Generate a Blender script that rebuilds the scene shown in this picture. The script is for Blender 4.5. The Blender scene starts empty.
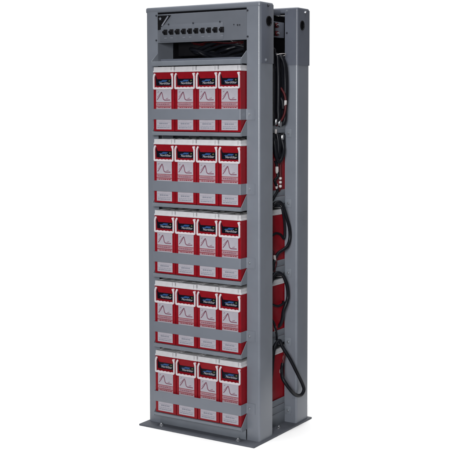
import bpy, bmesh, math, random
from mathutils import Vector, Matrix
R = math.radians
random.seed(7)
scene = bpy.context.scene
COL = scene.collection

# ------------------------------------------------------------------ rack measures (metres)
W, H = 0.586, 1.850            # rack width, height
D1, D2, D3 = 0.110, 0.3125, 0.418   # end of front posts, start and end of rear posts
FL = 0.063                     # width of a post flange
PF = 0.046                     # how far shelves and bars stand out in front of the posts
DECKS = [1.311 - 0.3104 * i for i in range(5)]
ZB = 0.008                     # top of the base plate

# ------------------------------------------------------------------ materials
def mat(name, col, rough=0.5, metal=0.0, spec=0.5, var=0.06, vscale=14.0, bump=0.0, bscale=400.0, coat=0.0, rvar=0.08):
    m = bpy.data.materials.new(name); m.use_nodes = True
    nt = m.node_tree; N = nt.nodes; L = nt.links
    p = N['Principled BSDF']
    p.inputs['Metallic'].default_value = metal
    p.inputs['Specular IOR Level'].default_value = spec
    p.inputs['Coat Weight'].default_value = coat
    tc = N.new('ShaderNodeTexCoord')
    nz = N.new('ShaderNodeTexNoise'); nz.inputs['Scale'].default_value = vscale
    nz.inputs['Detail'].default_value = 7; nz.inputs['Roughness'].default_value = 0.68
    L.new(tc.outputs['Object'], nz.inputs['Vector'])
    rm = N.new('ShaderNodeMapRange'); rm.inputs['From Min'].default_value = 0.3; rm.inputs['From Max'].default_value = 0.7
    rm.inputs['To Min'].default_value = 1 - var; rm.inputs['To Max'].default_value = 1 + var
    L.new(nz.outputs['Fac'], rm.inputs['Value'])
    mx = N.new('ShaderNodeMix'); mx.data_type = 'RGBA'; mx.blend_type = 'MULTIPLY'
    mx.inputs['Factor'].default_value = 1.0
    mx.inputs['A'].default_value = (*col, 1)
    L.new(rm.outputs['Result'], mx.inputs['B'])
    L.new(mx.outputs['Result'], p.inputs['Base Color'])
    rr = N.new('ShaderNodeMapRange'); rr.inputs['From Min'].default_value = 0.3; rr.inputs['From Max'].default_value = 0.7
    rr.inputs['To Min'].default_value = max(0.03, rough - rvar); rr.inputs['To Max'].default_value = min(1, rough + rvar)
    L.new(nz.outputs['Fac'], rr.inputs['Value']); L.new(rr.outputs['Result'], p.inputs['Roughness'])
    if bump > 0:
        n2 = N.new('ShaderNodeTexNoise'); n2.inputs['Scale'].default_value = bscale; n2.inputs['Detail'].default_value = 2
        L.new(tc.outputs['Object'], n2.inputs['Vector'])
        b = N.new('ShaderNodeBump'); b.inputs['Strength'].default_value = bump; b.inputs['Distance'].default_value = 0.001
        L.new(n2.outputs['Fac'], b.inputs['Height']); L.new(b.outputs['Normal'], p.inputs['Normal'])
    return m

M = {
 'grey':   mat('grey_powder_coat', (0.111, 0.122, 0.144), 0.34, spec=0.45, var=0.06, vscale=5, bump=0.03, bscale=160),
 'grey2':  mat('dark_grey_powder_coat', (0.074, 0.082, 0.104), 0.42, spec=0.35, var=0.07, vscale=6, bump=0.03, bscale=160),
 'shelf':  mat('shelf_grey_paint', (0.111, 0.123, 0.143), 0.42, spec=0.35, var=0.08, vscale=9, bump=0.1, bscale=600),
 'base':   mat('base_plate_paint', (0.06, 0.065, 0.078), 0.55, spec=0.25, var=0.14, vscale=12, bump=0.15, bscale=500),
 'panel':  mat('panel_grey_paint', (0.086, 0.094, 0.111), 0.45, spec=0.35, var=0.06, vscale=8, bump=0.1, bscale=600),
 'black':  mat('black_plastic', (0.004, 0.004, 0.005), 0.5, spec=0.12, var=0.2),
 'void':   mat('void_shade_black', (0.003, 0.003, 0.004), 0.9, spec=0.03, var=0.2),  # near-black standing in for the shade inside openings
 'rubber': mat('black_cable_sheath', (0.0035, 0.004, 0.006), 0.42, spec=0.13, var=0.2, vscale=30),
 'redwire':mat('red_cable_sheath', (0.035, 0.0015, 0.003), 0.5, spec=0.2, var=0.15),
 'red':    mat('red_moulded_plastic', (0.15, 0.0024, 0.0065), 0.42, spec=0.16, var=0.14, vscale=22, bump=0.12, bscale=500),
 'white':  mat('white_moulded_plastic', (0.365, 0.362, 0.378), 0.45, spec=0.3, var=0.07, vscale=25, bump=0.06, bscale=500),
 'handle': mat('white_handle_plastic', (0.385, 0.36, 0.38), 0.4, spec=0.3, var=0.06, vscale=25),
 'lidtop': mat('grey_moulded_plastic', (0.22, 0.222, 0.23), 0.5, spec=0.25, var=0.15, vscale=40),
 'label':  mat('printed_label', (0.262, 0.25, 0.282), 0.5, spec=0.2, var=0.06, vscale=30),
 'pink':   mat('pink_print', (0.235, 0.135, 0.155), 0.5, spec=0.2, var=0.15, vscale=60),
 'redprint': mat('red_print', (0.15, 0.006, 0.012), 0.5, spec=0.2, var=0.1),
 'lineprint': mat('mauve_print', (0.13, 0.055, 0.08), 0.5, spec=0.2, var=0.1),
 'greyprint': mat('grey_print', (0.13, 0.138, 0.17), 0.5, spec=0.2, var=0.1),
 'navy':   mat('navy_sticker_and_shade', (0.002, 0.0024, 0.006), 0.4, spec=0.12, var=0.2),
 'blue':   mat('blue_print', (0.018, 0.055, 0.155), 0.4, spec=0.15, var=0.15),
 'whiteprint': mat('white_print', (0.31, 0.31, 0.34), 0.45, spec=0.2, var=0.03),
 'green':  mat('olive_print', (0.07, 0.085, 0.03), 0.45, spec=0.15, var=0.1),
 'zinc':   mat('zinc_plated_steel', (0.50, 0.51, 0.54), 0.34, metal=1.0, var=0.08),
 'dullbolt': mat('dull_plated_steel', (0.26, 0.275, 0.30), 0.42, metal=0.8, var=0.08),
 'darkbolt': mat('black_oxide_bolt', (0.03, 0.032, 0.04), 0.45, metal=0.4, spec=0.2, var=0.1),
 'clear':  mat('pale_lug_sleeve', (0.3, 0.285, 0.285), 0.4, spec=0.2, var=0.06),
 'logogrey': mat('grey_ink', (0.14, 0.15, 0.175), 0.5, spec=0.2, var=0.04),
 'floor':  mat('white_floor_paint', (0.93, 0.93, 0.93), 0.9, spec=0.0, var=0.004, rvar=0.0),
}

# ------------------------------------------------------------------ mesh builders
def link(name, bm, mats, parent=None, loc=None, bevel=0.0, seg=2, smooth=35):
    me = bpy.data.meshes.new(name)
    bmesh.ops.recalc_face_normals(bm, faces=bm.faces[:])
    bm.to_mesh(me); bm.free()
    if not isinstance(mats, (list, tuple)): mats = [mats]
    for m in mats: me.materials.append(M[m] if isinstance(m, str) else m)
    for p in me.polygons: p.use_smooth = True
    me.set_sharp_from_angle(angle=R(smooth))
    o = bpy.data.objects.new(name, me); COL.objects.link(o)
    if parent: o.parent = parent
    if loc: o.location = loc
    if bevel > 0:
        md = o.modifiers.new('soft_edges', 'BEVEL'); md.width = bevel; md.segments = seg
        md.limit_method = 'ANGLE'; md.angle_limit = R(40)
    return o

def box(bm, x0, x1, y0, y1, z0, z1, mi=0, bev=0.0, seg=2):
    vs = [bm.verts.new(c) for c in ((x0,y0,z0),(x1,y0,z0),(x1,y1,z0),(x0,y1,z0),(x0,y0,z1),(x1,y0,z1),(x1,y1,z1),(x0,y1,z1))]
    fs = [bm.faces.new([vs[i] for i in f]) for f in ((3,2,1,0),(4,5,6,7),(0,1,5,4),(1,2,6,5),(2,3,7,6),(3,0,4,7))]
    for f in fs: f.material_index = mi
    if bev > 0:
        es = list({e for f in fs for e in f.edges})
        r = bmesh.ops.bevel(bm, geom=es, offset=bev, segments=seg, affect='EDGES', profile=0.5)
        for f in r['faces']: f.material_index = mi

def prism(bm, pts, axis, a, b, mi=0):
    """extrude a polygon given in the two other axes along axis between a and b"""
    def P(u, v, t): return {'x': (t,u,v), 'y': (u,t,v), 'z': (u,v,t)}[axis]
    A = [bm.verts.new(P(u,v,a)) for u,v in pts]; B = [bm.verts.new(P(u,v,b)) for u,v in pts]
    n = len(pts); fs = [bm.faces.new(A), bm.faces.new(B[::-1])]
    for i in range(n): fs.append(bm.faces.new((A[i], A[(i+1)%n], B[(i+1)%n], B[i])))
    for f in fs: f.material_index = mi

def fillet(path, rad, seg=6):
    out = [Vector(path[0])]
    for i in range(1, len(path)-1):
        p0, p, p1 = Vector(path[i-1]), Vector(path[i]), Vector(path[i+1])
        d0 = (p0-p).normalized(); d1 = (p1-p).normalized()
        ang = d0.angle(d1); t = rad/math.tan(ang/2)
        c = p + (d0+d1).normalized()*(rad/math.sin(ang/2))
        a0 = p+d0*t-c; a1 = p+d1*t-c
        th0 = math.atan2(a0.y, a0.x); th1 = math.atan2(a1.y, a1.x)
        dd = (th1-th0+math.pi)%(2*math.pi)-math.pi
        for k in range(seg+1):
            th = th0+dd*k/seg; out.append(c+Vector((math.cos(th), math.sin(th)))*rad)
    out.append(Vector(path[-1])); return out

def sheet(bm, path, thick, rad, axis, a, b, side=1, mi=0):
    """folded sheet metal: outer path with round bends, given thickness to its left (side 1) or right"""
    o = fillet(path, rad)
    inner = []
    n = len(o)
    for i, p in enumerate(o):
        if i == 0: t = (o[1]-o[0])
        elif i == n-1: t = (o[-1]-o[-2])
        else: t = (o[i+1]-o[i]).normalized()+(o[i]-o[i-1]).normalized()
        t.normalize(); inner.append(p+Vector((-t.y, t.x))*thick*side)
    def P(u, v, t): return {'x': (t,u,v), 'y': (u,t,v), 'z': (u,v,t)}[axis]
    oa=[bm.verts.new(P(p.x,p.y,a)) for p in o]; ob=[bm.verts.new(P(p.x,p.y,b)) for p in o]
    ia=[bm.verts.new(P(p.x,p.y,a)) for p in inner]; ib=[bm.verts.new(P(p.x,p.y,b)) for p in inner]
    fs=[]
    for i in range(n-1):
        fs += [bm.faces.new((oa[i],oa[i+1],ob[i+1],ob[i])), bm.faces.new((ia[i+1],ia[i],ib[i],ib[i+1])),
               bm.faces.new((oa[i+1],oa[i],ia[i],ia[i+1])), bm.faces.new((ob[i],ob[i+1],ib[i+1],ib[i]))]
    fs += [bm.faces.new((oa[0],ob[0],ib[0],ia[0])), bm.faces.new((oa[-1],ia[-1],ib[-1],ob[-1]))]
    for f in fs: f.material_index = mi

def cyl(bm, c, axis, r, h, n=20, mi=0, r2=None, rings=None):
    """solid of revolution standing on c along axis; rings = [(radius, height), ...]"""
    rings = rings or [(r, 0), (r2 if r2 is not None else r, h)]
    ax = Vector(axis).normalized(); q = Vector((0,0,1)).rotation_difference(ax)
    prev = None
    def ring(rad, z): return [bm.verts.new(Vector(c)+q@Vector((rad*math.cos(2*math.pi*k/n), rad*math.sin(2*math.pi*k/n), z))) for k in range(n)]
    for i, (rad, z) in enumerate(rings):
        cur = ring(rad, z)
        if i == 0: bm.faces.new(cur[::-1]).material_index = mi
        else:
            for k in range(n): bm.faces.new((prev[k], prev[(k+1)%n], cur[(k+1)%n], cur[k])).material_index = mi
        prev = cur
    bm.faces.new(prev).material_index = mi

def spline(pts, per=8):
    P = [Vector(p) for p in pts]; P = [2*P[0]-P[1]]+P+[2*P[-1]-P[-2]]; out = []
    for i in range(1, len(P)-2):
        a,b,c,d = P[i-1:i+3]
        for k in range(per):
            t = k/per
            out.append(0.5*((2*b)+(c-a)*t+(2*a-5*b+4*c-d)*t*t+(3*b-a-3*c+d)*t**3))
    out.append(P[-2]); return out

def tube(bm, pts, r, n=10, mi=0, per=8, smooth=True):
    c = spline(pts, per) if smooth else [Vector(p) for p in pts]
    t = (c[1]-c[0]).normalized(); up = Vector((1,0,0)) if abs(t.x) < .9 else Vector((0,1,0))
    nrm = (up-t*up.dot(t)).normalized(); prev = None
    for i, p in enumerate(c):
        t2 = (c[min(i+1,len(c)-1)]-c[max(i-1,0)]).normalized()
        nrm = (nrm-t2*nrm.dot(t2)).normalized(); bn = t2.cross(nrm)
        cur = [bm.verts.new(p+(nrm*math.cos(2*math.pi*k/n)+bn*math.sin(2*math.pi*k/n))*r) for k in range(n)]
        if prev is None: bm.faces.new(cur[::-1]).material_index = mi
        else:
            for k in range(n): bm.faces.new((prev[k],prev[(k+1)%n],cur[(k+1)%n],cur[k])).material_index = mi
        prev = cur
    bm.faces.new(prev).material_index = mi

def quad(bm, pts, mi=0):
    f = bm.faces.new([bm.verts.new(p) for p in pts]); f.material_index = mi

def stroke(bm, pts, w, y0, y1, mi):
    """printed line in the xz plane as a shallow strip"""
    for (x0,z0),(x1,z1) in zip(pts, pts[1:]):
        d = Vector((x1-x0, z1-z0)); d.normalize(); nx, nz = -d.y*w/2, d.x*w/2
        prism(bm, [(x0+nx,z0+nz),(x1+nx,z1+nz),(x1-nx,z1-nz),(x0-nx,z0-nz)], 'y', y0, y1, mi)

def thing(name, label, cat, loc=(0,0,0), group=None):
    o = bpy.data.objects.new(name, None); COL.objects.link(o); o.location = loc
    o.empty_display_size = 0.05
    o['label'] = label; o['category'] = cat
    if group: o['group'] = group
    return o

def tag(o, label, cat, group=None):
    o['label'] = label; o['category'] = cat
    if group: o['group'] = group
    return o

def bolt(bm, c, axis, r=0.006, h=0.005, mi=0, washer=True):
    if washer: cyl(bm, c, axis, r*1.5, 0.0015, 20, mi)
    ax = Vector(axis).normalized()
    cyl(bm, Vector(c)+ax*0.001, axis, r, h, 6, mi, rings=[(r,0),(r,h*0.75),(r*0.8,h)])

# ------------------------------------------------------------------ floor and studio
bm = bmesh.new()
quad(bm, [(-0.55,-0.6,0),(1.1,-0.6,0),(1.1,0.95,0),(-0.55,0.95,0)])
fl = link('floor', bm, 'floor'); fl['kind'] = 'structure'

# ------------------------------------------------------------------ the rack
rack = thing('battery_rack', 'tall grey steel battery rack with five shelves, bolted to its base plate', 'battery rack')

bm = bmesh.new()
box(bm, -0.0095, W+0.010, -0.0611, D3+0.018, 0.0, ZB, bev=0.0015)
base = link('base_plate', bm, 'base', rack)
for x, y in ((0.0915, -0.030), (0.497, -0.030), (0.553, 0.212), (0.033, 0.212)):
    bm = bmesh.new()
    cyl(bm, (x, y, ZB), (0,0,1), 0.011, 0.002, 24)
    cyl(bm, (x, y, ZB+0.002), (0,0,1), 0.0075, 0.006, 6, rings=[(0.0075,0),(0.0075,0.005),(0.006,0.0065)])
    cyl(bm, (x, y, ZB+0.008), (0,0,1), 0.0042, 0.005, 12)
    link('anchor_bolt', bm, 'zinc', base)

def post(xo, xi, y0, y1):
    bm = bmesh.new()
    sgn = 1 if xo > xi else -1
    sheet(bm, [(xi, y0), (xo, y0), (xo, y1), (xi, y1)], 0.0030, 0.0095, 'z', ZB, H-0.004, side=sgn)
    return link('post', bm, 'grey', rack, smooth=25)
P_FL = post(0, FL, 0, D1); P_FR = post(W, W-FL, 0, D1)
P_RL = post(0, FL, D2, D3); P_RR = post(W, W-FL, D2, D3)

# headers across the top, front and rear, and the side ties between them
for y0, y1 in ((-0.0005, D1+0.001), (D2-0.0004, D3+0.0006)):
    bm = bmesh.new()
    box(bm, -0.003 if y0 < 0 else -0.001, W+0.0004, y0, y1, H-0.0245, H, bev=0.0075, seg=4)
    link('top_header', bm, 'grey' if y0 < 0 else 'grey2', rack)
for x0, x1 in ((0.070, 0.074), (0.496, 0.500)):
    bm = bmesh.new()
    box(bm, x0, x1, D1+0.001, D2-0.001, 1.815, 1.840, bev=0.001)
    link('side_tie', bm, 'grey2', rack)

# darker plates over the top of the posts
bm = bmesh.new(); box(bm, W-0.001, W+0.0015, 0.0125, D1-0.002, 1.5975, H-0.0085, bev=0.0007)
sp = link('side_plate', bm, 'grey2', P_FR)
bm = bmesh.new()
sheet(bm, [(W-FL, D2-0.0015), (W+0.0015, D2-0.0015), (W+0.0015, D3-0.001)], 0.0010, 0.0095, 'z', 1.6, H-0.0085, side=1)
sp2 = link('corner_plate', bm, 'grey2', P_RR, smooth=25)
bm = bmesh.new(); box(bm, -0.0015, 0.001, 0.0125, D1-0.002, 1.5975, H-0.0085, bev=0.0007)
link('side_plate', bm, 'grey2', P_FL)

def grommet(y, z, ry, rz, parent, x=W+0.0015):
    bm = bmesh.new(); n = 36
    prof = [(1.0, 0.0), (1.0, 0.0022), (0.93, 0.0032), (0.84, 0.0022), (0.80, 0.0004)]
    prev = None
    for s, h in prof:
        cur = [bm.verts.new((x+h, y+ry*s*math.cos(2*math.pi*k/n), z+rz*s*math.sin(2*math.pi*k/n))) for k in range(n)]
        if prev:
            for k in range(n): bm.faces.new((prev[k],prev[(k+1)%n],cur[(k+1)%n],cur[k]))
        prev = cur
    f = bm.faces.new(prev); f.material_index = 1  # flat black disc stands in for the shade inside the hole
    return link('cable_hole', bm, ['black', 'void'], parent)
grommet(0.0691, 1.7725, 0.0215, 0.0215, P_FR)
grommet(0.350, 1.773, 0.0175, 0.0215, P_RR)

def rackbolt(c, axis, parent, m='zinc', r=0.005, h=0.004, washer=True):
    bm = bmesh.new(); bolt(bm, c, axis, r, h, 0, washer)
    return link('bolt', bm, m, parent)
rackbolt((W+0.0015, 0.062, 1.8365), (1,0,0), P_FR, 'darkbolt', 0.004)
rackbolt((W+0.0015, 0.045, 1.611), (1,0,0), P_FR, 'grey', 0.005)
rackbolt((W+0.0015, 0.378, 1.8315), (1,0,0), P_RR, 'zinc', 0.005)
rackbolt((W-FL+0.010, D2-0.0015, 1.835), (0,-1,0), P_RR, 'grey', 0.004)
rackbolt((W-FL+0.010, D2-0.0015, 1.74), (0,-1,0), P_RR, 'darkbolt', 0.003)
for x, z in ((0.528, 1.8138), (0.529, 1.707)):
    rackbolt((x, -0.0002, z), (0,-1,0), P_FR, 'darkbolt', 0.0045, 0.003, False)
for x, z in ((0.058, 1.8138), (0.057, 1.707)):
    rackbolt((x, -0.0002, z), (0,-1,0), P_FL, 'darkbolt', 0.0045, 0.003, False)

# ------------------------------------------------------------------ fuse panel in the top of the rack
bm = bmesh.new()
sheet(bm, [(0.012, 1.8180), (-0.0006, 1.8180), (-0.0006, 1.6945), (0.020, 1.6945)], 0.002, 0.002, 'x', FL+0.0005, W-FL-0.0005, side=1)
panel = link('fuse_panel', bm, 'panel', rack, smooth=25)
bm = bmesh.new(); box(bm, FL+0.001, W-FL-0.001, 0.004, 0.006, 1.8183, H-0.025)  # black sheet stands in for the slot's dark depth
link('slot_shade', bm, 'void', panel)
bm = bmesh.new()
box(bm, 0.0775, 0.4060, -0.0030, -0.0006, 1.7000, 1.7715, bev=0.0008)
strip = link('fuse_strip', bm, 'panel', panel)
for x in (0.125, 0.255, 0.392):
    bm = bmesh.new(); cyl(bm, (x, -0.0028, 1.7735), (0,-1,0), 0.0042, 0.0022, 14, rings=[(0.0042,0),(0.0042,0.0012),(0.003,0.0022)])
    link('screw', bm, 'darkbolt', panel)
for k in range(10):
    x = 0.1084 + k*0.03270
    bm = bmesh.new()
    box(bm, x-0.0085, x+0.0100, -0.0085, -0.0028, 1.7285, 1.7515, bev=0.0016)
    cyl(bm, (x-0.004, -0.0085, 1.740), (0,-1,0), 0.0062, 0.007, 18, rings=[(0.0066,0),(0.0066,0.005),(0.0054,0.007)])
    link('fuse_holder', bm, 'black', panel)
    if k % 3 != 2:
        bm = bmesh.new(); box(bm, x-0.007, x+0.006, -0.0034, -0.0029, 1.7135, 1.7165)
        link('fuse_tag', bm, 'logogrey', panel)
# the maker's triangular mark: black field, pale star and bar
bm = bmesh.new()
Y0, Y1 = -0.0016, -0.0006
prism(bm, [(0.0665,1.8135),(0.1370,1.8120),(0.0915,1.7655),(0.0830,1.7640),(0.0830,1.7525),(0.0665,1.7510)], 'y', Y0-0.002, Y1, 0)
for (x0,z0),(x1,z1),w in (((0.1225,1.8085),(0.0885,1.7680),0.0065),):
    d = Vector((x1-x0, z1-z0)).normalized()*0.5*w
    prism(bm, [(x0-d.y,z0+d.x),(x1-d.y,z1+d.x),(x1+d.y,z1-d.x),(x0+d.y,z0-d.x)], 'y', Y0-0.0026, Y0-0.0019, 1)
star = []
for k in range(10):
    a = math.pi/2+k*math.pi/5; rr = 0.0085 if k % 2 == 0 else 0.0036
    star.append((0.0800+rr*math.cos(a), 1.7990+rr*math.sin(a)))
prism(bm, star, 'y', Y0-0.0026, Y0-0.0019, 1)
link('maker_logo', bm, ['black', 'logogrey'], panel)
for x, z, w in ((0.4602, 1.759, 0.006), (0.479, 1.7565, 0.008), (0.489, 1.7565, 0.007)):
    bm = bmesh.new(); cyl(bm, (x, -0.0005, z), (0,-1,0), w/2, 0.0025, 14, rings=[(w/2,0),(w/2,0.0015),(w/3,0.0025)])
    link('indicator', bm, 'darkbolt', panel)

# equipment behind the panel, plus added black boards that keep the bay dark
bm = bmesh.new()
box(bm, 0.066, 0.494, 0.175, 0.180, 1.604, 1.823)
link('bay_back_blackout', bm, 'void', rack)
for x0, x1 in ((0.494, 0.497), (0.0645, 0.0675)):
    bm = bmesh.new()
    box(bm, x0, x1, D1+0.002 if x0 < 0.3 else 0.020, 0.398, 1.594, 1.8135)
    link('bay_side_blackout', bm, 'void', rack)
bm = bmesh.new(); box(bm, 0.0605, 0.0628, 0.0035, D1+0.001, 1.600, 1.8165)
link('liner_plate', bm, 'panel', rack)
# added unseen sheets at the back and left side, blocking the white backdrop
bm = bmesh.new(); box(bm, FL+0.001, W-0.004, D3-0.018, D3-0.016, ZB, H-0.026)
link('back_blocker', bm, 'grey2', rack)
bm = bmesh.new(); box(bm, 0.004, 0.006, D1+0.001, D2-0.001, ZB, H-0.026)
link('side_blocker', bm, 'grey2', rack)
bm = bmesh.new()
box(bm, 0.115, 0.285, 0.080, 0.170, 1.640, 1.800, bev=0.003)
link('contactor', bm, 'black', rack)
bm = bmesh.new()
box(bm, 0.498, 0.520, 0.150, 0.3105, 1.7175, 1.7850, bev=0.002)
tb = link('terminal_box', bm, 'grey2', rack)
for z in (1.734, 1.769):
    for y in (0.238,):
        bm = bmesh.new()
        cyl(bm, (0.520, y, z), (1,0,0), 0.011, 0.010, 18)
        link('terminal_insulator', bm, 'redwire', tb)
        bm = bmesh.new(); cyl(bm, (0.530, y-0.004, z), (1,0,0), 0.005, 0.009, 6)
        link('terminal_stud', bm, 'zinc', tb)
bm = bmesh.new(); box(bm, 0.519, 0.524, 0.185, 0.230, 1.722, 1.782, bev=0.002)
link('terminal_cover', bm, 'black', tb)
bm = bmesh.new(); cyl(bm, (0.505, 0.20, 1.636), (0,0,1), 0.02, 0.0, 24, rings=[(0.030,0.0),(0.034,0.006),(0.034,0.028),(0.028,0.036)])
link('cable_gland', bm, 'black', rack)

# ------------------------------------------------------------------ shelves, side rails, retaining bars
def shelf(z, kind):
    bm = bmesh.new()
    lip = 0.0165 if kind != 'bottom' else 0.012
    sheet(bm, [(-PF+0.012, z-lip), (-PF, z-lip), (-PF, z), (0.355, z), (0.355, z-0.02)], 0.0022, 0.003, 'x', FL+0.0015, W-FL-0.0015, side=-1)
    s = link('shelf', bm, 'shelf', rack, smooth=25)
    for x0, x1 in ((FL-0.0012, FL+0.0010), (W-FL-0.0012, W-FL+0.0012)):
        bm = bmesh.new()
        prism(bm, [(-PF+0.001, z-0.0145), (-PF+0.001, z+0.002), (-0.003, z+0.050), (-0.001, z+0.050), (-0.001, z-0.0145)], 'x', x0, x1)
        link('gusset', bm, 'shelf', s, bevel=0.0006)
    for sg in (-1, 1):
        X = lambda v: v if sg > 0 else W-v
        a, b = sorted((X(W-FL+0.001), X(W-FL+0.0035)))
        bm = bmesh.new(); box(bm, a, b, 0.004, D2-0.004, z-0.006, z+0.0265, bev=0.0006)
        a2, b2 = sorted((X(W-FL+0.0005), X(W-FL+0.0022)))
        box(bm, a2, b2, 0.004, D2-0.004, z+0.0275, z+0.055, bev=0.0006)
        a3, b3 = sorted((X(W-FL+0.001), X(W-FL+0.034)))
        box(bm, a3, b3, D2-0.0020, D2-0.0006, z-0.026, z+0.012, bev=0.0008)
        r = link('side_rail', bm, 'shelf', s)
        rackbolt((X(W-FL+0.0195), D2-0.002, z-0.008), (0,-1,0), r, 'dullbolt', 0.0042, 0.004)
    return s
for i, z in enumerate(DECKS): shelf(z, 'bottom' if i == 4 else '')

# cable tray under the fuse panel
zt = 1.6135
bm = bmesh.new()
sheet(bm, [(-PF+0.012, zt-0.0205), (-PF, zt-0.0205), (-PF, zt), (-PF+0.0030, zt)], 0.0022, 0.0022, 'x', FL+0.0015, W-FL-0.0015, side=-1)
box(bm, FL+0.0015, W-FL-0.0015, -PF+0.003, 0.17, zt-0.0062, zt-0.0040)
tray = link('cable_tray', bm, 'shelf', rack, smooth=25)
bm = bmesh.new(); box(bm, FL+0.002, W-FL-0.002, 0.018, 0.020, zt-0.0038, zt+0.0120)
link('tray_stop', bm, 'grey2', tray)
for x0, x1 in ((FL-0.0012, FL+0.0010), (W-FL-0.0012, W-FL+0.0012)):
    bm = bmesh.new()
    prism(bm, [(-PF+0.001, zt-0.018), (-PF+0.001, zt+0.002), (-0.003, zt+0.036), (-0.001, zt+0.036), (-0.001, zt-0.018)], 'x', x0, x1)
    link('gusset', bm, 'shelf', tray, bevel=0.0006)

def bar(z1):
    z0 = z1-0.0450
    bm = bmesh.new()
    x0, x1 = 0.0655, 0.5225
    sheet(bm, [(0.034, -0.0017), (x0, -0.0017), (x0, -PF-0.003), (x1, -PF-0.003), (x1, -0.0017), (W-0.022, -0.0017)], 0.0013, 0.0027, 'z', z0, z1, side=1)
    b = link('retaining_bar', bm, 'grey', rack, smooth=25)
    for x in (0.536, 0.0495):
        rackbolt((x, -0.0017, (z0+z1)/2), (0,-1,0), b, 'dullbolt', 0.0042, 0.003)
    return b
for z in DECKS: bar(z+0.0980)

# kick plates under the bottom shelf
bm = bmesh.new(); box(bm, FL+0.0025, W-FL-0.0035, -0.0035, -0.0010, ZB, DECKS[4]-0.004, bev=0.0008)
link('kick_plate', bm, 'shelf', rack)
for a, b in ((W-FL+0.001, W-FL+0.0032), (FL-0.0032, FL-0.001)):
    bm = bmesh.new(); box(bm, a, b, 0.004, D2-0.004, ZB, DECKS[4]-0.007, bev=0.0006)
    link('kick_plate', bm, 'shelf', rack)

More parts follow.
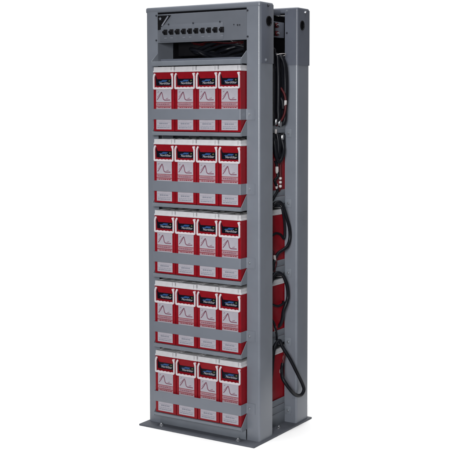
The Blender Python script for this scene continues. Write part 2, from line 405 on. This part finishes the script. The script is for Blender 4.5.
# ------------------------------------------------------------------ batteries
BH, BW, BD = 0.276, 0.0548, 0.395
def make_battery():
    root = thing('battery', '', 'battery')
    # body with the handle recess: the back of the recess leans in towards its foot
    bm = bmesh.new()
    z1 = 0.2525
    def v(x,y,z): return bm.verts.new((x,y,z))
    A=[v(-BW,0,0),v(BW,0,0),v(BW,0,z1),v(-BW,0,z1)]
    B=[v(-BW,BD,0),v(BW,BD,0),v(BW,BD,z1),v(-BW,BD,z1)]
    P=[v(-.0465,0,.1850),v(.0465,0,.1850),v(.0465,0,.2470),v(-.0465,0,.2470)]
    Q=[v(-.0455,.0080,.1870),v(.0455,.0080,.1870),v(.0455,.0008,.2462),v(-.0455,.0008,.2462)]
    for i in range(4):
        j=(i+1)%4
        bm.faces.new((A[i],A[j],P[j],P[i])); bm.faces.new((P[i],P[j],Q[j],Q[i]))
        bm.faces.new((A[j],A[i],B[i],B[j]))
    bm.faces.new(Q); bm.faces.new(B[::-1])
    link('body', bm, 'red', root, bevel=0.0022, seg=2)
    # lid with a raised rim
    bm = bmesh.new()
    x, y0, y1, za, zb = 0.0560, -0.0015, BD+0.0012, 0.2530, BH
    ins = 0.0085
    o=[(-x,y0),(x,y0),(x,y1),(-x,y1)]; n=[(-x+ins,y0+0.016),(x-ins,y0+0.016),(x-ins,y1-ins),(-x+ins,y1-ins)]
    lo=[bm.verts.new((a,b,za)) for a,b in o]; mid=[bm.verts.new((a,b,za+0.0065)) for a,b in o]; o2=[(-0.0533,y0+0.001),(0.0533,y0+0.001),(0.0533,y1-0.001),(-0.0533,y1-0.001)]; hi=[bm.verts.new((a,b,zb)) for a,b in o2]; step=[bm.verts.new((a,b,za+0.0075)) for a,b in o2]
    ni=[bm.verts.new((a,b,zb)) for a,b in n]; nd=[bm.verts.new((a*0.985,b,zb-0.0035)) for a,b in n]
    bm.faces.new(lo[::-1])
    for i in range(4):
        j=(i+1)%4
        bm.faces.new((lo[i],lo[j],mid[j],mid[i])); bm.faces.new((mid[i],mid[j],step[j],step[i])); bm.faces.new((step[i],step[j],hi[j],hi[i])); bm.faces.new((hi[i],hi[j],ni[j],ni[i])); bm.faces.new((ni[i],ni[j],nd[j],nd[i]))
    bm.faces.new(nd)
    lid = link('lid', bm, 'white', root, bevel=0.0016, seg=2)
    bm = bmesh.new()
    box(bm, -0.040, 0.040, 0.022, BD-0.02, BH-0.0034, BH-0.0016, bev=0.0006)
    for k in range(6): cyl(bm, (0.0, 0.06+k*0.055, BH-0.0018), (0,0,1), 0.011, 0.002, 20)
    link('vent_cover', bm, 'lidtop', lid)
    bm = bmesh.new()
    box(bm, 0.0405, 0.0420, -0.0024, 0.002, 0.2575, 0.2745)
    link('latch', bm, 'lidtop', lid)
    # white carrying handle, arms bent in at the top, finger scallops along the grip
    ho = 0.0530; hi_ = 0.0468
    right_out = [(ho-0.0055,0.2470),(ho-0.0015,0.2405),(ho,0.2330),(ho,0.1855),(ho-0.0018,0.1812),(ho-0.0060,0.1792)]
    right_in = [(hi_,0.1885),(hi_,0.2310),(hi_-0.0025,0.2380),(hi_-0.0060,0.2445),(ho-0.0105,0.2475)]
    scal = []
    nt = 5
    for k in range(nt*8+1):
        t = k/(nt*8); xx = -hi_+0.001+(2*hi_-0.002)*t
        scal.append((xx, 0.1862+0.0030*abs(math.sin(math.pi*nt*t))**0.8))
    pts = right_out + [(-a,b) for a,b in right_out[::-1]] + [(-a,b) for a,b in right_in[::-1]] + scal + right_in
    bm = bmesh.new()
    prism(bm, pts, 'y', -0.0080, -0.0015)
    link('carry_handle', bm, 'handle', root, bevel=0.0012, seg=2)
    bm = bmesh.new()
    for s in (-1, 1): cyl(bm, (s*0.0475, -0.003, 0.2440), (0,1,0), 0.0045, 0.006, 16)
    link('handle_pivot', bm, 'handle', root)
    # brand sticker on the leaning back of the recess (built flat, then laid on the slope)
    slope = Matrix.Translation((0, 0.0078, 0.1870)) @ Matrix.Rotation(math.atan2(0.0072, 0.0592), 4, 'X')
    bm = bmesh.new()
    prism(bm, [(-.0450,.0090),(.0450,.0090),(.0450,.0560),(.0380,.0375),(-.0380,.0375),(-.0450,.0560)], 'y', -0.0010, 0.0, 0)  # sticker plus two side horns that paint in the recess's shaded flanks
    prism(bm, [(-.022,.0250),(.010,.0260),(.018,.0325),(-.008,.0333)], 'y', -0.0013, -0.0009, 1)
    prism(bm, [(-.032,.0235),(-.018,.0240),(-.015,.0280),(-.026,.0280)], 'y', -0.0014, -0.0009, 1)
    prism(bm, [(.0230,.0265),(.0320,.0265),(.0320,.0315),(.0270,.0330)], 'y', -0.0013, -0.0009, 2)
    bm.transform(slope)
    st = link('brand_sticker_and_shade', bm, ['navy', 'blue', 'green'], root)
    cu = bpy.data.curves.new('lettering', 'FONT'); cu.body = 'NorthStar'; cu.size = 0.0140; cu.align_x = 'CENTER'; cu.extrude = 0.0002; cu.shear = 0.25
    cu.offset = 0.0
    tmp = bpy.data.objects.new('tmp_text', cu); COL.objects.link(tmp)
    dg = bpy.context.evaluated_depsgraph_get(); dg.update()
    me = bpy.data.meshes.new_from_object(tmp.evaluated_get(dg)); me.name = 'lettering'
    bpy.data.objects.remove(tmp)
    me.transform(slope @ Matrix.Translation((0.0025, -0.0016, 0.0145)) @ Matrix.Rotation(R(90), 4, 'X'))
    me.materials.clear(); me.materials.append(M['whiteprint'])
    lt = bpy.data.objects.new('lettering', me); COL.objects.link(lt); lt.parent = st
    # front label
    bm = bmesh.new()
    lx = 0.0405; ya, yb = -0.0008, 0.0004
    box(bm, -lx, lx, ya, yb, 0.0870, 0.1820, 0, bev=0.0)
    yp = ya-0.0003
    stroke(bm, [(-.035,.135),(-.024,.148),(-.011,.1685),(-.007,.158),(-.002,.138),(.005,.1335),(.034,.134)], 0.0044, yp, ya, 1)
    stroke(bm, [(-.034,.146),(-.022,.158),(-.014,.166)], 0.0018, yp, ya, 1)
    stroke(bm, [(.012,.139),(.024,.142)], 0.0022, yp, ya, 1); stroke(bm, [(-.032,.166),(-.026,.171)], 0.002, yp, ya, 1)
    prism(bm, [(-lx,.1225),(lx,.1225),(lx,.1248),(-lx,.1248)], 'y', yp, ya, 2)
    prism(bm, [(-lx,.1105),(lx,.1105),(lx,.1218),(-lx,.1218)], 'y', yp, ya, 3)
    prism(bm, [(-lx,.1060),(lx,.1060),(lx,.1092),(-lx,.1092)], 'y', yp, ya, 2)
    prism(bm, [(-lx,.0985),(lx,.0985),(lx,.1052),(-lx,.1052)], 'y', yp, ya, 3)
    rnd = random.Random(3)
    for z0, h, a, b in ((.1138, .0040, -.034, .028), (.1003, .0030, -.030, .034)):
        xx = a
        while xx < b:
            w = rnd.uniform(.004, .011)
            prism(bm, [(xx,z0),(xx+w,z0),(xx+w,z0+h),(xx,z0+h)], 'y', yp-0.0002, yp, 1 if z0 > .11 else 2); xx += w+.003
    link('front_label', bm, ['label', 'lineprint', 'redprint', 'pink'], root)
    # lower label, half hidden by the retaining bar
    bm = bmesh.new()
    box(bm, -lx, lx, ya, yb, 0.0075, 0.0780, 0)
    for z, h, a, b in ((.0385,.0012,-.036,.036),(.0300,.0055,-.024,.022),(.0215,.0022,-.034,.034),(.0135,.0040,-.034,.033)):
        xx = a
        while xx < b:
            w = rnd.uniform(.003,.008)
            prism(bm, [(xx,z),(min(xx+w,b),z),(min(xx+w,b),z+h),(xx,z+h)], 'y', yp, ya, 1); xx += w+rnd.uniform(.0012,.003)
    link('lower_label', bm, ['label', 'greyprint'], root)
    return root

def copy_tree(o, parent=None):
    c = o.copy(); COL.objects.link(c)
    if parent: c.parent = parent
    for ch in o.children: copy_tree(ch, c)
    return c

proto = make_battery()
pitch = 0.1135
ROWS = ['top', 'second', 'middle', 'fourth', 'bottom']
COLS = ['leftmost of its four', 'second from the left', 'third from the left', 'rightmost, beside the right post']
trees = [proto] + [copy_tree(proto) for _ in range(19)]
rj = random.Random(11)
for r in range(5):
    for c in range(4):
        o = trees[r*4+c]
        o.location = (0.0665+0.0575+c*pitch, -0.0400+rj.uniform(-0.001, 0.0012), DECKS[r]+0.0022)
        o.rotation_euler.z = rj.uniform(-0.004, 0.004)
        o['label'] = f'red battery with white lid and handle on the {ROWS[r]} shelf, {COLS[c]}'
        o['group'] = 'red batteries on the rack shelves'

# ------------------------------------------------------------------ cables
def cable(name, pts, r, label, cat='cable', m='rubber', group=None, extra=None):
    bm = bmesh.new(); tube(bm, pts, r, 12)
    if extra:
        root = thing(name, label, cat, (0,0,0), group)
        link('sheath', bm, m, root)
        extra(root)
        return root
    return tag(link(name, bm, m), label, cat, group)

def lug(root, p, d, m='clear', r=0.0065, L=0.022):
    bm = bmesh.new()
    cyl(bm, p, d, r, L, 14, rings=[(r*0.8,0),(r,0.003),(r,L*0.7),(r*0.6,L)])
    link('cable_lug', bm, m, root)

# bundle hanging from the gland at the top of the gap
ends = []
B = [((0.530,0.262),(0.533,0.266),(0.532,0.268)), ((0.530,0.250),(0.531,0.259),(0.531,0.256)), ((0.529,0.188),(0.530,0.207),(0.530,0.207)), ((0.529,0.240),(0.531,0.236),(0.531,0.245)), ((0.528,0.195),(0.532,0.196),(0.532,0.198)), ((0.545,0.205),(0.548,0.213),(0.545,0.215)), ((0.530,0.222),(0.540,0.228),(0.536,0.226)),
     ((0.548,0.232),(0.560,0.250),(0.548,0.240)), ((0.540,0.245),(0.556,0.268),(0.548,0.262)), ((0.532,0.215),(0.534,0.250),(0.534,0.284)),
     ((0.535,0.180),(0.542,0.183),(0.540,0.183))]
zs_end = [1.372, 1.342, 1.345, 1.41, 1.345, 1.350, 1.40, 1.44, 1.340, 1.36, 1.345]
root = thing('cable_bundle', 'thick bundle of black cables hanging in the side gap beside the top shelf', 'cable bundle', (0.53, 0.22, 1.64))
for k, (a, b, c) in enumerate(B):
    bm = bmesh.new()
    O = Vector((0.53, 0.22, 1.64))
    pts = [(0.512, a[1]+0.004, 1.628), (a[0], a[1], 1.640-0.004*k%0.01), (b[0], (a[1]+b[1])/2, 1.600), (b[0], b[1], 1.545), (b[0], b[1], 1.47), ((b[0]+c[0])/2, (b[1]+c[1])/2, 1.41), (c[0], c[1], zs_end[k]+0.012), (0.516, c[1]-0.004, zs_end[k]-0.006)]
    tube(bm, [Vector(p)-O for p in pts], 0.0088 if k != 7 else 0.0075, 12)
    link('cable_strand', bm, 'rubber', root)
for p in ((0.541, 0.206, 1.366), (0.546, 0.226, 1.362), (0.537, 0.254, 1.358)):
    lug(root, Vector(p)-O, (-0.1, 0, -1), 'zinc', 0.0070, 0.026)
bm = bmesh.new()
tube(bm, [Vector((0.548+0.018*math.cos(t), 0.232+0.034*math.sin(t), 1.640+0.006*math.cos(t)))-O for t in [k*2*math.pi/14 for k in range(15)]], 0.0016, 8, per=3)
link('cable_tie', bm, 'clear', root)

def ex1(rt): lug(rt, (0.568, 0.241, 1.446), (-0.05, 0, -1), 'clear', 0.0062, 0.026)
cable('terminal_lead', [(0.545,0.240,1.50),(0.562,0.241,1.472),(0.568,0.241,1.440),(0.566,0.240,1.40),(0.556,0.238,1.37),(0.536,0.234,1.345),(0.520,0.234,1.335)], 0.005,
      'dark red lead with white sleeve at the foot of the black bundle', 'cable', 'redwire', None, ex1)

def ex0(rt):
    lug(rt, (0.536, 0.268, 1.296), (-0.1, 0, -1), 'zinc', 0.0085, 0.026)
    lug(rt, (0.535, 0.215, 1.322), (-0.1, 0.1, -1), 'clear', 0.0055, 0.020)
cable('jumper_cable', [(0.530,0.200,1.300),(0.542,0.192,1.265),(0.545,0.200,1.211),(0.545,0.217,1.182),(0.545,0.242,1.188),(0.545,0.266,1.23),(0.534,0.268,1.275),(0.525,0.266,1.300)], 0.0075,
      'black jumper cable looping down beside the second shelf, bright lug at its rear end', 'cable', 'rubber', None, ex0)
cable('jumper_cable', [(0.530,0.205,1.300),(0.5305,0.206,1.26),(0.531,0.222,1.205),(0.531,0.244,1.205),(0.531,0.256,1.25),(0.530,0.250,1.300)], 0.0085,
      'thick black jumper cable lying against the second shelf battery behind two others')
cable('jumper_cable', [(0.534,0.225,1.305),(0.540,0.226,1.27),(0.540,0.231,1.215),(0.538,0.250,1.20),(0.533,0.284,1.24),(0.531,0.286,1.30)], 0.0080,
      'thinner black jumper cable looping inside the second shelf loop')

def ex2(rt):
    lug(rt, (0.538, 0.219, 1.160), (0, 0, -1), 'clear', 0.0075, 0.030)
    lug(rt, (0.538, 0.216, 1.085), (0, 0, -1), 'clear', 0.0060, 0.022)
cable('battery_lead', [(0.534,0.212,1.185),(0.538,0.219,1.160),(0.540,0.222,1.118),(0.536,0.205,1.100),(0.538,0.216,1.075),(0.536,0.226,1.052),(0.534,0.205,1.030),(0.528,0.195,1.012)], 0.006,
      'black lead with two white sleeves at the foot of the second shelf', 'battery lead', 'rubber', None, ex2)
def ex3(rt):
    for k in range(3): lug(rt, (0.536, 0.252, 1.112-k*0.017), (0, 0, -1), 'clear', 0.0065, 0.012)
cable('battery_lead', [(0.530,0.262,1.17),(0.534,0.254,1.13),(0.536,0.252,1.085),(0.532,0.255,1.058),(0.518,0.258,1.045)], 0.005,
      'dark red lead with three white rings at the foot of the second shelf', 'battery lead', 'redwire', None, ex3)

def ex4(rt): lug(rt, (0.548, 0.238, 1.002), (0.1, 0.45, -1), 'clear', 0.006, 0.022)
cable('jumper_cable', [(0.532,0.190,0.990),(0.545,0.196,1.004),(0.556,0.214,1.006),(0.560,0.236,0.986),(0.560,0.265,0.937),(0.562,0.287,0.887),(0.562,0.291,0.842),(0.560,0.274,0.809),(0.552,0.248,0.794),(0.542,0.222,0.780),(0.534,0.205,0.750),(0.530,0.20,0.71)], 0.0072,
      'black jumper cable bowing out beside the middle shelf, white sleeve at its top', 'cable', 'rubber', None, ex4)
cable('jumper_cable', [(0.530,0.262,1.000),(0.538,0.266,0.970),(0.540,0.282,0.90),(0.536,0.285,0.84),(0.532,0.262,0.858),(0.531,0.225,0.868),(0.531,0.192,0.862)], 0.0055,
      'thin black cable crossing the red battery side on the middle shelf')
def ex5(rt): lug(rt, (0.536, 0.200, 0.776), (0, 0.3, -1), 'clear', 0.0062, 0.036)
cable('battery_lead', [(0.532,0.185,0.80),(0.536,0.198,0.782),(0.538,0.212,0.742),(0.534,0.208,0.718),(0.528,0.215,0.70)], 0.005,
      'short lead with white sleeve at the foot of the middle shelf', 'battery lead', 'redwire', None, ex5)

def ex6(rt): lug(rt, (0.553, 0.238, 0.692), (0.1, 0.4, -1), 'clear', 0.006, 0.018)
cable('jumper_cable', [(0.530,0.185,0.655),(0.540,0.190,0.690),(0.550,0.206,0.698),(0.558,0.230,0.688),(0.561,0.248,0.668),(0.562,0.270,0.627),(0.562,0.275,0.582),(0.560,0.262,0.553),(0.550,0.256,0.520),(0.538,0.268,0.485),(0.528,0.270,0.460),(0.515,0.268,0.445)], 0.0078,
      'black jumper cable bowing out beside the fourth shelf', 'cable', 'rubber', None, ex6)
cable('jumper_cable', [(0.518,0.303,0.553),(0.530,0.292,0.552),(0.533,0.262,0.545),(0.532,0.222,0.548),(0.520,0.170,0.572)], 0.0055,
      'thin black cable crossing the red battery side on the fourth shelf')
def ex7(rt): lug(rt, (0.536, 0.206, 0.462), (0, 0.35, -1), 'clear', 0.0055, 0.036)
cable('battery_lead', [(0.533,0.190,0.490),(0.536,0.200,0.474),(0.537,0.217,0.430),(0.534,0.226,0.412),(0.530,0.232,0.395)], 0.005,
      'short lead with white sleeve at the foot of the fourth shelf', 'battery lead', 'rubber', None, ex7)

cable('jumper_cable', [(0.520,0.172,0.15),(0.531,0.184,0.24),(0.534,0.190,0.31),(0.536,0.197,0.352),(0.541,0.206,0.382),(0.546,0.232,0.3935),(0.556,0.238,0.366),(0.582,0.258,0.313),(0.600,0.292,0.244),(0.605,0.333,0.184),(0.606,0.343,0.155),(0.606,0.316,0.139),(0.604,0.269,0.152),(0.600,0.221,0.192),(0.577,0.208,0.232),(0.558,0.230,0.252),(0.549,0.247,0.272),(0.548,0.255,0.288)], 0.0078,  # first upright stretch stands in for the shadow band beside the front post
      'long black jumper cable looping out over the rear post at the bottom shelf')
def ex8(rt):
    lug(rt, (0.548, 0.268, 0.322), (0, -0.35, -1), 'clear', 0.005, 0.034)
    lug(rt, (0.544, 0.247, 0.262), (0, -0.2, -1), 'clear', 0.006, 0.018)
cable('battery_lead', [(0.518,0.286,0.366),(0.537,0.278,0.350),(0.548,0.268,0.322),(0.548,0.257,0.292),(0.548,0.250,0.276)], 0.0052,
      'thin red lead with white sleeves beside the bottom shelf', 'battery lead', 'redwire', None, ex8)

# cables lying in the tray under the fuse panel
tr = random.Random(5)
root = thing('cable_loom', 'tangled black cable loom lying in the tray under the fuse panel', 'cable loom', (0.3, 0.07, zt))
O = Vector((0.3, 0.07, zt))
for k in range(14):
    bm = bmesh.new(); y = 0.048+0.0085*k; z = zt+0.018+0.0080*(k % 6)
    pts = [(0.12+0.36*j/7+tr.uniform(-.01,.01), y+tr.uniform(-.012,.012)+(0.10 if j == 0 else 0.045 if j == 1 else 0), z+0.018*math.sin(j*0.9+k)+tr.uniform(-.004,.004)+0.012) for j in range(8)]
    tube(bm, [Vector(p)-O for p in pts], tr.uniform(0.006, 0.009), 10)
    link('cable_strand', bm, 'rubber', root)
root = thing('wire_loom', 'thin red wires running behind the lower edge of the fuse panel', 'wires', (0.35, 0.05, 1.69))
O = Vector((0.35, 0.05, 1.69))
for k in range(4):
    bm = bmesh.new()
    pts = [(0.20+0.30*j/7, 0.060+0.014*k+tr.uniform(-.004,.004), 1.693-0.003*k+tr.uniform(-.006,.004)) for j in range(8)]
    tube(bm, [Vector(p)-O for p in pts], 0.0030, 8)
    link('wire', bm, 'redwire', root)

# ------------------------------------------------------------------ camera
cam = bpy.data.cameras.new('camera'); co = bpy.data.objects.new('camera', cam); COL.objects.link(co)
yaw, pit = 0.5555, 0.0724
co.location = (2.8692, -3.6902, 1.4093)
co.rotation_euler = (math.pi/2-pit, 0, yaw)
cam.sensor_width = 36; cam.sensor_fit = 'HORIZONTAL'
cam.lens = 1051.2573/450*36
cam.shift_x = (225-258.2466)/450
cam.shift_y = -(225-185.0943)/450
cam.clip_end = 300; cam.clip_start = 0.05
scene.camera = co

# ------------------------------------------------------------------ light: a white studio
w = bpy.data.worlds.new('World'); scene.world = w; w.use_nodes = True
nt = w.node_tree; N = nt.nodes; L = nt.links
bg = N['Background']
tc = N.new('ShaderNodeTexCoord')                      # a lit white backdrop behind the rack, a dimmer room elsewhere
sep = N.new('ShaderNodeSeparateXYZ'); L.new(tc.outputs['Generated'], sep.inputs[0])
flat = N.new('ShaderNodeVectorMath'); flat.operation = 'MULTIPLY'; flat.inputs[1].default_value = (1, 1, 0); L.new(tc.outputs['Generated'], flat.inputs[0])
nm = N.new('ShaderNodeVectorMath'); nm.operation = 'NORMALIZE'; L.new(flat.outputs[0], nm.inputs[0])
dt = N.new('ShaderNodeVectorMath'); dt.operation = 'DOT_PRODUCT'; dt.inputs[1].default_value = (-0.5275, 0.8496, 0); L.new(nm.outputs[0], dt.inputs[0])
az = N.new('ShaderNodeMapRange'); az.interpolation_type = 'SMOOTHSTEP'; L.new(dt.outputs['Value'], az.inputs['Value'])
az.inputs['From Min'].default_value = 0.60; az.inputs['From Max'].default_value = 0.80
el = N.new('ShaderNodeMapRange'); el.interpolation_type = 'SMOOTHSTEP'; L.new(sep.outputs['Z'], el.inputs['Value'])
el.inputs['From Min'].default_value = 0.75; el.inputs['From Max'].default_value = 0.45
ml = N.new('ShaderNodeMath'); ml.operation = 'MULTIPLY'; L.new(az.outputs['Result'], ml.inputs[0]); L.new(el.outputs['Result'], ml.inputs[1])
st = N.new('ShaderNodeMapRange'); L.new(ml.outputs[0], st.inputs['Value'])
st.inputs['To Min'].default_value = 0.14; st.inputs['To Max'].default_value = 1.10
L.new(st.outputs['Result'], bg.inputs['Strength']); bg.inputs['Color'].default_value = (1, 1, 1, 1)

def area(name, loc, target, size, size_y, power, col=(1,1,1)):
    l = bpy.data.lights.new(name, 'AREA'); l.shape = 'RECTANGLE'; l.size = size; l.size_y = size_y; l.energy = power; l.color = col
    o = bpy.data.objects.new(name, l); COL.objects.link(o); o.location = loc
    d = Vector(target)-Vector(loc); o.rotation_euler = d.to_track_quat('-Z', 'Y').to_euler()
    return o
ov = area('floor_whitening_lamp', (0.2, 0.15, 4.2), (0.2, 0.15, 0), 3.0, 3.0, 60); ov.data.spread = R(80)  # added lamp above, washes the floor white
ky = area('key_softbox', (2.6, -4.2, 1.9), (0.30, 0.0, 1.05), 1.0, 1.4, 26); ky.data.spread = R(46)

scene.view_settings.view_transform = 'Standard'; scene.view_settings.look = 'None'
scene.view_settings.exposure = 0; scene.view_settings.gamma = 1
scene.render.engine = 'CYCLES'
scene.render.filter_size = 1.9
scene.cycles.max_bounces = 8; scene.cycles.use_denoising = True
